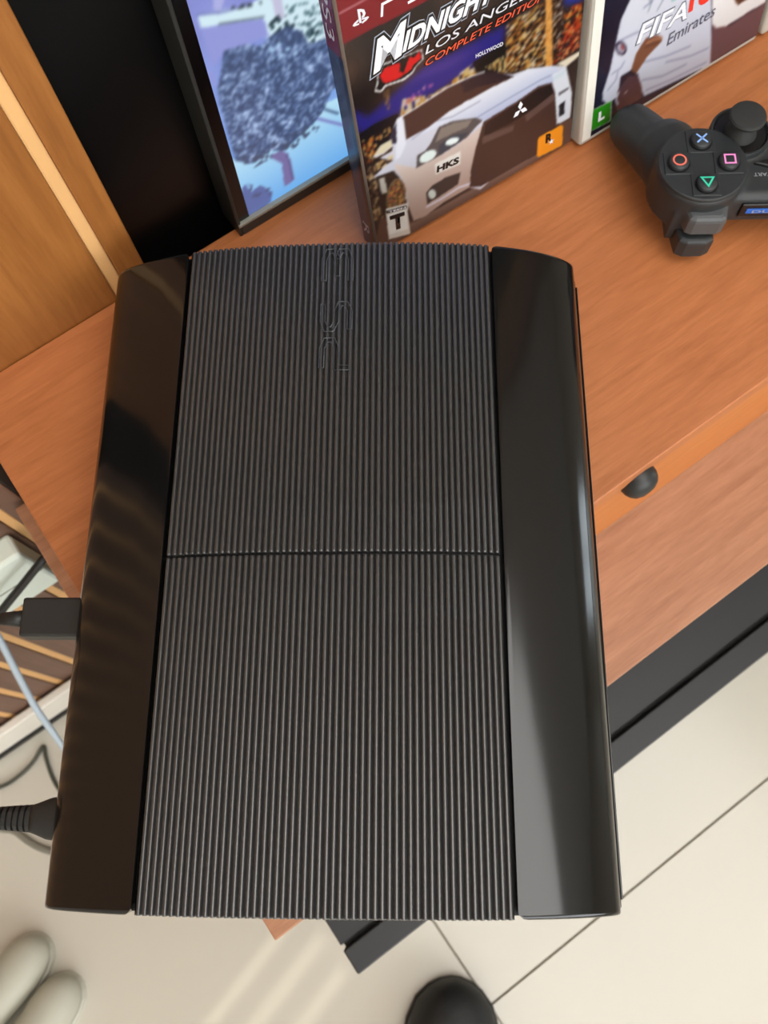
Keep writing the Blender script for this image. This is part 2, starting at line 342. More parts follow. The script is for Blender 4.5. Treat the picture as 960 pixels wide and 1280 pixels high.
for x, y in ((-.03, .12), (.09, .12), (.09, -.02), (-.03, .03)): obj('rubber_foot', ft, 'rubber', con, (x, y, 0))
# ribbed covers
NR = 54; pit = (2*SE-0.0022)/NR
def rib_prof():
    x0 = -SE+0.0011; P = [(x0, zc(x0)-0.004), (x0, zc(x0)-0.0011)]
    shape = [(0.0, -1.0), (0.10, -.80), (0.17, -.45), (0.24, -.16), (0.34, -.04), (0.50, 0), (0.66, -.04), (0.76, -.16), (0.83, -.45), (0.90, -.80)]
    for i in range(NR):
        for f_, d in shape:
            x = x0+(i+f_)*pit; P.append((x, zc(x)-0.0003+d*0.0017))
    x1 = x0+NR*pit; return P+[(x1, zc(x1)-0.0011), (x1, zc(x1)-0.004)]
RP = rib_prof()
def ribs(y0, y1):
    V, Fc = shell(RP, endys(y0, y1, 0.0007, 4), 0.030, None); me = mesh('ribs', V, Fc); sharp(me, 50); return me
obj('ribbed_cover', ribs(-.0056, YE), 'rib_black', con, label='ribbed black half of the top cover, with the raised logo')
obj('disc_cover', ribs(-YE, -.0066), 'rib_black', con, label='ribbed black sliding disc cover')
# raised outlines of the letters, read from the front of the console
def offset_outline(path, w):
    P = [Vector(p) for p in path]; L, R_ = [], []
    for i, p in enumerate(P):
        a = (P[i]-P[i-1]).normalized() if i else (P[1]-P[0]).normalized(); b = (P[i+1]-P[i]).normalized() if i < len(P)-1 else a
        t = (a+b).normalized(); nrm = Vector((-t.y, t.x)); s = w/max(0.5, nrm.dot(Vector((-a.y, a.x))))
        L.append(p+nrm*s); R_.append(p-nrm*s)
    return L+R_[::-1]
GL = {'P': [[(0, 0), (0, .46), (.7, .46), (1, .6), (1, .86), (.7, 1), (0, 1)]],
      'S': [[(1, 1), (.3, 1), (0, .86), (0, .64), (.3, .5), (.7, .5), (1, .36), (1, .14), (.7, 0), (0, 0)]],
      '3': [[(0, 1), (.7, 1), (1, .86), (1, .62), (.75, .5), (.15, .5)], [(.75, .5), (1, .38), (1, .14), (.7, 0), (0, 0)]]}
lg = []
for chh, ya, yb in (('P', .0795, .0935), ('S', .0990, .1122), ('3', .1245, .1405)):
    for path in GL[chh]:
        Q = offset_outline([(ya+a*(yb-ya), .0062-b*.0124) for a, b in path], .0011)
        pts = [(q.y, q.x, zc(q.y)-0.00008) for q in Q]
        lg.append(tube(pts, 0.00024, 6, False, True))
obj('raised_logo', join(lg), 'logo_highlight', con, label='raised outline letters PS3 on the ribs')

# ------------------------------------------------------------------ cables behind the console
hc = thing('video_cable', 'black flat-plugged video cable in the back of the console', 'cable', (-.1152, -.026, .019))
obj('plug', box(-.0290, .0035, -.0090, .0090, 0, .0115, .0012), 'plug_black', hc)
obj('strain_relief', tube([(-.0285, 0, .006), (-.034, 0, .006), (-.040, 0, .006)], [.0042, .0036, .0030], 14, False), 'plug_black', hc)
obj('cord', tube([(-.036, 0, .006), (-.050, -.001, .006), (-.08, -.002, .006), (-.14, -.004, .004), (-.22, -.006, -.02), (-.32, -.01, -.10), (-.40, -.01, -.25), (-.44, 0, -.45), (-.46, .02, -.5755)], .0026, 12), 'cable_black', hc)
pc = thing('power_cable', 'black power cable with ribbed strain relief in the back of the console', 'cable', (-.1152, -.1125, .017))
def rr(x, hw, hh, n=16): return [(x, hw*math.copysign(abs(math.cos(a))**.6, math.cos(a)), .008+hh*math.copysign(abs(math.sin(a))**.6, math.sin(a))) for a in [2*PI*i/n for i in range(n)]]
obj('plug', loft([rr(.0035, .0092, .0062), rr(-.001, .0092, .0062), rr(-.006, .0086, .0060), rr(-.011, .0066, .0056), rr(-.0135, .0058, .0052)]), 'plug_black', pc)
rings = []
for k in range(9):
    x = -.0135-k*.0026; w_ = .0057-k*.00018
    rings += [rr(x, w_, .0050), rr(x-.0016, w_, .0050), rr(x-.0017, w_*.72, .0038), rr(x-.0025, w_*.72, .0038)]
obj('strain_relief', loft(rings, False), 'plug_black', pc)
obj('cord', tube([(-.034, 0, .008), (-.06, 0, .007), (-.12, 0, .004), (-.20, .002, -.02), (-.30, .004, -.12), (-.37, .006, -.30), (-.40, .012, -.50), (-.43, .03, -.5735)], .0032, 12), 'cable_black', pc)
bx = fthing('junction_box', 'small white box on the slatted wall below the desk edge', 'junction box', -0.1975, 0.2065, -0.237)
obj('housing', box(-.034, .034, -.020, 0, 0, .076, .003, 2), 'box_white', bx)
obj('cover_line', box(-.0335, .0335, -.0204, -.0198, .037, .038), 'cable_grey', bx)
def cable(label, pts, r, m, fix=None):
    o = Vector(pts[-1]); return obj('cable', tube([Vector(p)-o for p in pts], r, 12), m, None, tuple(o), label=label, cat='cable')
cable('black cable hanging across the white wall box', [(-0.2232, 0.0536, -0.1604), (-0.2263, 0.0488, -0.1599), (-0.2436, 0.0339, -0.1715), (-0.2614, 0.0186, -0.1836), (-0.2937, -0.0084, -0.2095), (-0.3453, -0.0518, -0.2856), (-0.3966, -0.1011, -0.3695)], .0030, 'cable_black')
cable('pale grey-blue cable crossing in front of the white baseboard', [(-0.3133, 0.0684, -0.2000), (-0.3016, 0.0135, -0.2700), (-0.2973, -0.0103, -0.3000), (-0.2957, -0.0343, -0.3400), (-0.2916, -0.0563, -0.3800), (-0.3004, -0.0853, -0.4700), (-0.3140, -0.1129, -0.5560)], .0030, 'cable_white')
cable('thin dark cable kinked on the floor tiles', [(-0.4719, -0.1138, -0.5570), (-0.4206, -0.1002, -0.5570), (-0.4001, -0.0876, -0.5570), (-0.3868, -0.0731, -0.5570), (-0.3778, -0.0570, -0.5560), (-0.3737, -0.0672, -0.5560), (-0.3678, -0.0815, -0.5570), (-0.3588, -0.0966, -0.5570), (-0.3381, -0.1213, -0.5570)], .0022, 'cable_dark')
cable('grey cable below the power plug on the floor', [(-0.4674, -0.1384, -0.5560), (-0.4138, -0.1429, -0.5560), (-0.3977, -0.1452, -0.5560), (-0.3805, -0.1555, -0.5560), (-0.3621, -0.1634, -0.5560), (-0.3319, -0.1695, -0.5560)], .0036, 'cable_grey')


# ------------------------------------------------------------------ prints
RNG = np.random.default_rng(7)
ART = {"G1":[["poly",[38,34,120],[[0.0,96.0],[2.4,78.9],[10.9,81.1],[33.5,79.9],[52.1,81.1],[84.0,86.4],[85.8,95.8],[53.0,96.8],[39.6,97.0],[28.2,93.7],[7.4,87.5]],{}],["poly",[62,48,130],[[28.1,92.9],[52.6,89.5],[71.0,91.1],[52.9,94.4],[39.5,95.4]],{}],["poly",[40,50,140],[[118.5,94.4],[132.0,93.0],[131.9,85.8],[121.0,88.4]],{}],["poly",[46,30,20],[[85.8,95.4],[112.6,97.1],[117.3,96.9],[120.6,59.2],[95.2,63.0],[86.2,72.3]],{}],["blur",0,[],{"n":40}],["lights",[[240,190,90],[200,120,50],[255,235,190],[120,70,30]],[[85.8,95.4],[107.9,97.7],[111.3,61.6],[86.2,70.0]],{"d":0.62,"sx":3.2,"sz":1.3,"ang":18}],["poly",[215,150,70],[[108.3,99.1],[112.0,99.0],[115.6,59.0],[111.0,59.5]],{}],["lights",[[250,200,120],[160,100,40]],[[108.3,99.1],[112.0,99.0],[115.6,59.0],[111.0,59.5]],{"d":0.4,"sx":0.9,"sz":0.9,"ang":0}],["lights",[[225,215,200],[60,40,30],[170,120,80]],[[112.6,97.1],[118.9,95.4],[121.3,63.4],[115.5,60.0]],{"d":0.4,"sx":2,"sz":1.2,"ang":18}],["lights",[[240,130,40],[200,60,20],[255,190,90],[90,20,15]],[[120.2,86.3],[131.4,86.0],[132.6,71.1],[122.2,69.6]],{"d":0.7,"sx":2.5,"sz":2,"ang":15}],["lights",[[200,60,30],[120,20,15],[250,160,90]],[[119.2,75.5],[132.1,75.7],[132.9,59.9],[115.6,59.0]],{"d":0.65,"sx":2.2,"sz":1.6,"ang":15}],["poly",[225,215,190],[[118.1,58.6],[133.0,58.5],[133.3,56.0],[124.2,53.6]],{}],["poly",[24,20,18],[[66.3,85.9],[85.9,86.3],[86.2,71.4],[69.9,78.0]],{}],["lights",[[250,220,130],[255,240,200],[220,150,50]],[[24.2,78.2],[26.5,86.8],[42.8,80.7],[52.1,81.1],[59.2,83.9],[66.3,85.1],[68.4,77.9],[52.1,79.8],[33.3,77.7]],{"d":0.8,"sx":2,"sz":3,"ang":0}],["lights",[[250,230,160],[220,170,90]],[[73.2,79.8],[86.0,80.2],[87.2,69.5],[79.4,74.0]],{"d":0.7,"sx":1.5,"sz":2.5,"ang":0}],["lights",[[230,120,170],[180,80,160],[250,190,200]],[[26.8,85.7],[43.4,88.3],[44.0,84.5],[28.3,82.3]],{"d":0.4,"sx":2,"sz":1.5,"ang":15}],["lights",[[200,150,60],[120,80,40]],[[17.4,96.0],[20.0,95.5],[19.5,84.4],[17.1,86.6]],{"d":0.6,"sx":1,"sz":1.5,"ang":0}],["poly",[20,18,22],[[1.0,81.1],[11.0,81.9],[23.1,80.6],[21.2,72.9],[13.6,67.7],[1.9,67.3]],{}],["lights",[[235,140,50],[190,80,30],[250,200,110],[60,30,20]],[[2.0,76.8],[10.1,75.9],[17.6,77.3],[18.8,71.9],[11.3,71.5],[6.2,62.2],[2.4,62.0]],{"d":0.55,"sx":1.6,"sz":2.2,"ang":0}],["lights",[[190,150,100],[60,45,30],[230,200,150],[120,90,60]],[[1.2,60.2],[7.6,58.9],[5.8,33.3],[7.5,23.6],[0.6,25.2]],{"d":0.6,"sx":1.6,"sz":2.4,"ang":0}],["blur",0,[],{"n":2}],["poly",[92,66,56],[[5.6,24.8],[26.5,8.1],[64.2,8.9],[120.8,19.2],[133.2,17.7],[135.4,-3.6],[69.5,-1.5],[-2.8,3.0]],{}],["grad",[[92,66,56],[120,98,88]],[[16.0,8.9],[64.2,7.8],[125.3,5.6],[135.4,-3.6],[69.5,-1.5],[4.1,-0.6]],{}],["poly",[206,208,222],[[6.6,64.5],[11.6,68.7],[18.4,68.8],[20.1,74.7],[22.4,78.2],[25.8,78.3],[66.1,78.2],[73.2,77.2],[90.2,67.0],[100.1,65.1],[115.6,59.0],[124.7,53.8],[130.3,34.9],[130.8,19.0],[123.6,19.3],[118.5,20.5],[69.6,4.4],[62.5,10.3],[46.3,10.7],[32.7,8.2],[25.1,9.5],[23.0,20.8],[14.2,35.9],[9.3,45.7],[5.3,52.6],[12.7,55.6],[17.7,55.8]],{}],["grad",[[178,188,218],[226,230,240]],[[26.1,62.9],[39.1,63.7],[51.3,66.0],[74.0,66.3],[91.2,65.1],[100.1,65.1],[115.6,58.5],[122.9,51.0],[115.8,49.0],[106.9,51.3],[95.7,49.0],[73.8,48.7],[53.3,59.1],[45.1,60.8]],{}],["line",[120,130,165],[[68.9,53.4],[90.5,54.2],[108.2,54.4],[115.0,53.7]],{"w":0.5}],["line",[130,135,160],[[29.4,62.0],[44.0,64.8],[53.5,62.0],[70.5,62.1]],{"w":0.5}],["poly",[70,46,40],[[25.9,77.7],[33.4,78.2],[52.1,79.8],[66.1,78.6],[73.2,77.2],[82.8,71.8],[91.2,65.1],[82.8,65.8],[74.0,66.3],[60.9,66.4],[51.3,66.0],[39.1,63.7],[26.2,63.8]],{}],["poly",[48,34,38],[[59.0,78.4],[66.1,78.6],[73.2,77.2],[82.8,71.8],[91.2,65.1],[82.8,66.8],[70.7,70.4],[61.1,71.8]],{}],["line",[235,235,240],[[25.9,77.7],[33.4,78.2],[52.1,79.8],[66.1,78.6],[73.2,77.2]],{"w":0.7}],["poly",[225,228,240],[[22.4,78.2],[25.7,77.8],[25.8,61.4],[21.7,55.5],[18.8,55.1]],{}],["poly",[45,42,60],[[17.1,70.5],[21.7,75.8],[20.6,64.5],[17.1,66.5]],{}],["poly",[215,205,175],[[6.6,64.5],[11.6,68.7],[18.3,68.6],[18.3,64.8],[12.8,63.4]],{}],["poly",[60,42,30],[[6.9,63.3],[12.7,62.7],[18.3,64.3],[17.5,61.7],[9.6,61.7]],{}],["lights",[[240,220,170],[90,70,50],[200,160,100]],[[7.3,59.9],[18.2,59.7],[16.8,56.3],[8.4,53.9]],{"d":0.7,"sx":2,"sz":2,"ang":20}],["grad",[[176,152,140],[222,206,198]],[[17.5,53.8],[30.1,43.5],[44.1,42.8],[56.7,43.5],[71.5,46.7],[67.0,34.2],[63.4,21.6],[62.5,10.3],[46.3,10.7],[32.7,8.2],[25.1,9.5],[23.0,20.8],[21.9,40.1],[18.8,48.2]],{}],["poly",[66,46,40],[[72.3,48.5],[94.7,49.6],[106.9,51.3],[115.8,49.0],[118.5,41.2],[121.3,20.6],[119.6,6.1],[69.6,6.7],[62.6,10.5],[63.5,21.4],[66.9,34.1]],{}],["poly",[40,30,28],[[73.8,46.7],[95.8,48.0],[107.5,49.5],[115.4,47.7],[118.1,40.4],[96.1,38.3],[72.2,38.4]],{}],["poly",[92,70,64],[[71.8,39.5],[92.2,35.6],[91.3,32.2],[71.2,34.9]],{}],["poly",[92,70,64],[[99.1,37.6],[117.6,41.7],[118.9,37.2],[100.2,33.1]],{}],["poly",[214,220,230],[[115.7,53.6],[124.4,53.5],[127.2,44.9],[130.4,34.9],[130.7,19.1],[123.5,19.1],[121.2,21.4],[118.6,41.1]],{}],["poly",[200,215,225],[[115.8,51.7],[124.5,52.6],[123.8,49.4],[117.0,49.3]],{}],["poly",[40,40,44],[[121.9,31.8],[125.8,32.5],[126.2,23.6],[122.6,23.6]],{}],["poly",[110,108,112],[[120.7,40.0],[127.6,40.0],[127.8,38.6],[121.4,37.8]],{}],["poly",[86,80,80],[[67.5,53.7],[71.6,49.6],[67.4,48.0],[62.0,44.8],[56.7,44.1],[44.1,42.8],[30.1,43.5],[31.3,50.9],[36.4,51.1],[39.7,53.4],[45.3,60.5],[53.3,59.5]],{}],["poly",[130,120,112],[[65.4,53.8],[62.2,50.9],[52.9,52.1],[42.7,52.7],[46.2,59.0],[54.3,58.0]],{}],["poly",[60,66,76],[[63.1,47.3],[56.7,44.6],[44.1,43.3],[44.5,49.5],[52.9,51.0]],{}],["poly",[232,248,246],[[42.7,46.9],[42.8,45.6],[42.1,44.4],[40.7,43.6],[38.9,43.2],[36.8,43.4],[34.9,44.1],[33.4,45.1],[32.5,46.4],[32.4,47.7],[33.1,48.9],[34.5,49.7],[36.3,50.0],[38.4,49.9],[40.3,49.2],[41.8,48.2]],{}],["poly",[238,250,250],[[56.8,46.9],[56.8,46.0],[56.1,45.4],[54.9,45.1],[53.4,45.2],[51.7,45.6],[50.2,46.3],[49.1,47.1],[48.6,48.0],[48.7,48.9],[49.3,49.5],[50.5,49.8],[52.0,49.7],[53.6,49.3],[55.1,48.6],[56.2,47.8]],{}],["poly",[238,236,230],[[41.5,39.4],[57.5,38.4],[57.0,30.1],[41.5,32.4]],{}],["poly",[62,52,50],[[34.6,24.1],[38.6,26.4],[47.3,26.8],[56.9,24.4],[55.0,17.4],[43.3,16.3],[34.5,15.8]],{}],["poly",[215,225,220],[[40.7,19.2],[40.4,18.0],[39.7,17.3],[38.9,17.1],[37.9,17.4],[37.0,18.3],[36.2,19.5],[35.8,20.9],[35.7,22.3],[36.0,23.4],[36.6,24.1],[37.4,24.3],[38.4,24.0],[39.3,23.2],[40.1,21.9],[40.6,20.5]],{}],["line",[225,220,240],[[34.3,14.1],[44.3,13.8],[55.4,14.7],[62.1,13.0]],{"w":1.4}],["poly",[50,40,34],[[6.2,52.0],[16.9,49.8],[21.0,40.7],[22.0,26.2],[21.7,19.2],[8.9,27.5],[8.4,39.5]],{}],["poly",[120,96,70],[[21.8,27.9],[20.3,23.7],[18.2,20.7],[15.7,19.6],[13.4,20.4],[11.5,23.0],[10.4,27.0],[10.2,31.7],[10.9,36.4],[12.4,40.4],[14.5,43.1],[16.8,44.2],[19.1,43.5],[21.0,41.1],[22.2,37.3],[22.5,32.7]],{}],["lights",[[210,150,70],[90,60,40],[200,90,60],[60,45,35]],[[20.9,28.6],[19.6,24.9],[17.8,22.3],[15.7,21.3],[13.7,21.9],[12.2,24.1],[11.3,27.5],[11.1,31.6],[11.8,35.7],[13.1,39.2],[14.9,41.7],[16.9,42.7],[18.8,42.1],[20.3,40.0],[21.3,36.8],[21.5,32.8]],{"d":0.7,"sx":1.6,"sz":2.2,"ang":30}],["poly",[190,185,175],[[7.9,49.9],[11.3,48.9],[11.9,38.4],[8.4,39.5]],{}],["blur",0,[],{"n":2}],["poly",[225,222,214],[[9.2,28.8],[22.4,24.3],[22.1,1.7],[8.3,6.7]],{}],["poly",[30,28,28],[[9.5,26.9],[21.8,23.0],[21.8,21.2],[9.5,25.2]],{}],["poly",[245,245,240],[[9.6,24.0],[21.5,20.3],[21.5,5.9],[9.2,9.8]],{}],["poly",[242,150,30],[[108.7,16.3],[109.6,17.8],[124.7,17.2],[126.1,15.4],[126.8,3.2],[125.8,2.2],[110.0,3.4],[108.8,5.2]],{}],["poly",[225,225,225],[[15.4,105.6],[18.7,109.2],[29.7,107.3],[39.4,106.2],[39.7,100.8],[35.4,99.1],[33.5,97.0],[28.4,95.7],[18.8,97.6],[16.1,95.9],[12.7,98.1],[14.4,101.5]],{}],["poly",[20,16,16],[[15.7,105.0],[19.0,108.3],[29.7,106.8],[38.7,105.8],[39.1,101.3],[34.8,99.4],[32.8,97.7],[27.7,96.9],[18.5,98.6],[15.8,97.0],[13.6,98.8],[15.2,101.1]],{}],["poly",[205,24,26],[[16.4,104.3],[19.2,106.7],[24.8,106.1],[27.5,105.1],[26.6,101.3],[28.8,99.4],[31.0,103.7],[32.8,105.8],[34.7,104.1],[38.1,105.8],[38.6,101.8],[33.9,100.7],[32.9,98.9],[28.8,98.7],[26.2,98.0],[19.0,99.1],[17.5,100.6]],{}],["poly",[122,12,24],[[0,127],[135,126],[135,172],[0,172]],{}],["line",[215,200,200],[[1.7,140.5],[135,142]],{"w":0.5}]],"T1":{"M":["M",[13.4,106.8],[28.2,108.9],[17.7,121.5]],"ID":["IDNIGHT",[29.1,109.6],[76.7,111.4],[32.7,118.3]],"CL":["CLUB",[79.3,111.7],[105.1,112.7],[81.5,120.3]],"LA":["LOS ANGELES",[40.6,102.7],[107.5,103.7],[42.2,106.7]],"CE":["COMPLETE EDITION",[39.6,97.0],[107.9,98.1],[41.3,100.3]],"T":["T",[10.5,11.4],[19.7,8.9],[10.9,22.5]],"TEEN":["TEEN",[10.7,25.0],[21.1,21.7],[10.6,26.2]],"HK":["HKS",[41.9,33.1],[56.0,31.4],[42.5,37.4]],"HO":["HOLLYWOOD",[68.2,87.1],[84.0,85.9],[68.2,89.2]],"R":["R",[114.2,10.5],[119.0,9.8],[114.1,16.8]]},"P1":{"star":[118.2,9.8],"dia":[95.7,43.2],"ps":[[6.7,131.3],[15.9,131.2],[7.8,137.9]],"ps3":[[21.0,130.2],[30.4,130.8],[23.7,138.1]]},"G2":[["grad",[[196,202,220],[222,226,238]],[[25.4,78.1],[28.4,82.8],[82.4,57.8],[97.6,2.5],[45.6,9.2],[41.0,18.2],[38.0,27.5],[32.1,33.0],[25.1,33.1],[24.8,20.5],[17.9,19.2],[13.3,24.3],[13.0,29.6],[16.3,41.4],[18.2,56.7],[19.8,68.1]],{}],["line",[160,164,190],[[19.7,56.0],[30.5,55.1],[37.5,53.9]],{"w":1.3}],["line",[160,164,190],[[41.2,33.2],[57.9,28.2],[76.0,25.1]],{"w":1.3}],["line",[160,164,190],[[41.9,21.6],[57.6,15.8],[75.7,13.9]],{"w":1.3}],["line",[160,164,190],[[46.4,12.7],[64.9,9.3],[92.7,6.4]],{"w":1.3}],["line",[160,164,190],[[35.0,67.2],[40.2,67.9],[40.3,74.2]],{"w":1.3}],["line",[160,164,190],[[18.2,38.0],[24.3,38.4],[26.0,41.1]],{"w":1.3}],["line",[160,164,190],[[16.6,28.9],[21.7,32.4],[22.4,36.9]],{"w":1.3}],["line",[160,164,190],[[58.7,24.1],[77.7,18.0],[91.7,15.9]],{"w":1.3}],["line",[110,120,140],[[35.5,75.4],[39.7,67.1],[38.4,63.4]],{"w":0.6}],["line",[110,120,140],[[47.7,69.7],[48.0,65.3],[44.9,60.8]],{"w":0.6}],["poly",[120,190,190],[[51.2,69.1],[57.6,67.2],[61.7,60.9],[55.0,60.9]],{}],["poly",[60,52,70],[[26.2,50.0],[26.8,48.1],[26.7,46.6],[25.9,45.8],[24.6,45.8],[23.0,46.6],[21.3,48.0],[19.8,49.9],[18.7,51.9],[18.1,53.7],[18.3,55.2],[19.0,55.9],[20.2,56.0],[21.8,55.2],[23.5,53.8],[25.0,52.0]],{}],["poly",[170,170,190],[[24.8,50.3],[25.2,49.1],[25.2,48.1],[24.7,47.5],[23.9,47.5],[22.9,48.0],[21.7,49.0],[20.8,50.2],[20.0,51.5],[19.6,52.8],[19.7,53.8],[20.2,54.3],[21.0,54.3],[22.0,53.8],[23.1,52.9],[24.1,51.7]],{}],["poly",[150,70,70],[[24.4,50.6],[24.7,49.8],[24.8,49.1],[24.7,48.7],[24.4,48.6],[23.9,48.9],[23.3,49.5],[22.8,50.3],[22.3,51.2],[22.0,52.0],[21.9,52.7],[22.1,53.1],[22.4,53.2],[22.9,52.9],[23.4,52.3],[24.0,51.5]],{}],["grad",[[92,58,58],[70,50,62]],[[24.2,24.7],[30.5,30.2],[38.1,26.8],[42.3,17.5],[44.4,9.1],[26.6,8.3],[24.1,15.7]],{}],["line",[190,195,210],[[25.2,22.9],[23.7,18.6],[25.7,14.8]],{"w":1.2}],["line",[200,205,215],[[30.0,19.7],[31.3,20.2]],{"w":0.8}],["poly",[120,76,56],[[32.1,32.8],[36.4,28.6],[42.9,35.3],[52.6,40.0],[51.7,42.8],[47.9,45.8],[39.9,48.1],[37.5,45.8],[34.1,41.7]],{}],["line",[168,112,84],[[41.2,44.5],[46.9,44.0],[51.9,41.8]],{"w":1.2}],["line",[70,42,32],[[40.2,42.7],[46.7,41.2],[51.4,40.2]],{"w":0.6}],["poly",[98,68,74],[[96.5,3.7],[90.4,31.2],[106.4,22.2],[116.5,23.3],[128.1,22.5],[132.4,25.2],[136.3,9.9],[132.0,4.5]],{}],["grad",[[225,222,222],[246,246,246]],[[83.9,54.9],[130.2,35.6],[132.0,24.2],[119.1,24.4],[102.8,23.9],[94.6,26.8],[90.1,31.4]],{}],["poly",[86,52,38],[[101.8,44.3],[119.3,37.2],[119.0,33.9],[108.8,33.5],[105.6,36.8]],{}],["blur",0,[],{"n":5}],["poly",[150,180,150],[[6.9,7.2],[6.4,7.0],[6.5,21.7],[20.6,20.5],[22.3,5.6]],{}],["poly",[40,140,24],[[7.3,7.5],[6.9,21.0],[20.0,19.7],[20.9,6.7]],{}]],"T2":{"FIFA":["FIFA",[33.1,47.6],[68.2,45.4],[35.9,58.0]],"18":["18",[68.7,47.9],[85.0,47.7],[67.8,60.7]],"EM":["Emirates",[56.5,34.8],[89.9,36.2],[57.2,42.0]],"L":["L",[11.8,10.9],[16.4,11.0],[11.6,17.4]]},"G3":[["poly",[215,240,250],[[2.7,127.8],[27.6,119.8],[34.6,120.4],[76.3,101.9],[73.9,76.4],[51.5,85.3],[38.6,97.6],[31.7,100.3],[32.5,109.8],[18.6,115.6],[3.0,121.3]],{}],["poly",[150,156,222],[[2.7,121.0],[32.4,109.5],[33.3,100.6],[10.1,104.9],[-0.0,98.0],[2.6,89.9]],{}],["poly",[176,180,232],[[11.4,131.6],[17.5,129.4],[12.4,122.5],[10.7,124.5]],{}],["line",[120,130,190],[[2.7,127.8],[14.7,122.9],[27.6,119.6]],{"w":1}],["line",[96,110,120],[[11.4,118.7],[20.8,115.1],[32.4,110.7]],{"w":0.9}],["poly",[200,198,225],[[37.6,117.7],[42.9,114.9],[42.3,105.0],[38.5,103.6]],{}],["speck",[40,60,70],[[33.9,110.8],[44.7,104.9],[50.8,96.8],[63.0,94.9],[61.4,82.2],[49.2,86.6],[33.9,99.0]],{"d":0.25,"sx":2,"sz":2}],["speck",[90,120,130],[[43.3,110.3],[62.8,103.2],[61.9,85.7],[53.1,86.9]],{"d":0.22,"sx":1.4,"sz":1.4}],["speck",[60,70,80],[[18.3,123.7],[33.1,118.5],[32.7,116.5],[18.8,121.2]],{"d":0.45,"sx":1.6,"sz":1.4}],["grad",[[110,176,240],[190,232,252]],[[-6.9,53.9],[1.6,42.3],[7.8,35.5],[20.4,36.5],[35.9,32.9],[47.1,36.8],[54.4,45.8],[89.4,40.0],[86.6,-11.4],[-0.5,-4.1]],{}],["line",[120,120,190],[[50.4,39.5],[66.0,24.4],[77.1,13.8]],{"w":1.5}],["line",[60,80,120],[[56.4,41.8],[64.0,33.8]],{"w":1.2}],["tree",[[82,102,146],[106,128,168],[64,80,116]],[[2.0,87.7],[7.0,97.5],[10.2,105.4],[21.4,102.6],[28.7,97.2],[34.1,100.1],[43.8,99.5],[50.2,93.5],[52.7,84.6],[61.5,82.8],[73.8,75.2],[71.7,53.1],[61.6,50.5],[56.4,41.8],[47.0,35.5],[47.1,36.8],[35.9,32.9],[28.9,30.7],[20.4,36.5],[15.4,33.7],[7.8,35.5],[1.6,42.3]],{}],["speck",[70,82,110],[[4.6,43.0],[18.0,36.5],[23.3,38.6],[48.4,38.7],[52.4,30.4],[34.1,28.3],[21.7,30.3],[6.9,31.3]],{"d":0.35,"sx":2,"sz":2}],["speck",[170,205,240],[[26.5,98.4],[42.7,92.9],[48.5,81.9],[31.7,87.9]],{"d":0.18,"sx":2,"sz":2}],["poly",[120,112,165],[[21.1,32.9],[27.8,31.7],[31.0,26.7],[31.7,6.1],[24.8,5.2],[26.2,23.1],[21.6,29.8]],{}],["poly",[96,86,136],[[29.9,27.4],[31.1,26.6],[31.8,6.4],[30.0,6.7]],{}],["poly",[92,108,166],[[0.3,22.1],[3.0,23.7],[4.7,15.9],[10.9,17.1],[17.1,6.5],[14.8,0.6],[1.8,-2.7],[-2.5,-0.1]],{}],["speck",[80,90,130],[[3.1,24.3],[17.6,9.1],[17.7,3.0],[2.8,12.8]],{"d":0.35,"sx":2,"sz":2}]]}
def inside(X, Z, pts):
    m = np.zeros(X.shape, bool); n = len(pts); j = n-1
    for i in range(n):
        xi, zi = pts[i]; xj, zj = pts[j]
        if zi != zj:
            c = ((zi > Z) != (zj > Z)) & (X < (xj-xi)*(Z-zi)/(zj-zi)+xi); m ^= c
        j = i
    return m
def cellnoise(X, Z, sx, sz, ang, seed):
    a = math.radians(ang); U = (X*math.cos(a)+Z*math.sin(a))/sx; W_ = (-X*math.sin(a)+Z*math.cos(a))/sz
    i = np.floor(U).astype(np.int64); j = np.floor(W_).astype(np.int64)
    h = (i*73856093 ^ j*19349663 ^ (seed+1)*83492791) & 0xffffff
    h = (h*1103515245+12345) & 0x7fffffff; h = (h ^ (h >> 13))*1274126177 & 0x7fffffff
    return (h & 0xffff)/65535.0, ((h >> 8) & 0xffff)/65535.0
def vnoise(X, Z, s, seed):
    r = np.random.default_rng(seed).random((64, 64)); x = X/s; z = Z/s; i = np.floor(x).astype(int); j = np.floor(z).astype(int); fx = x-i; fz = z-j
    g = lambda a, b: r[a % 64, b % 64]
    return (g(i, j)*(1-fx)+g(i+1, j)*fx)*(1-fz)+(g(i, j+1)*(1-fx)+g(i+1, j+1)*fx)*fz
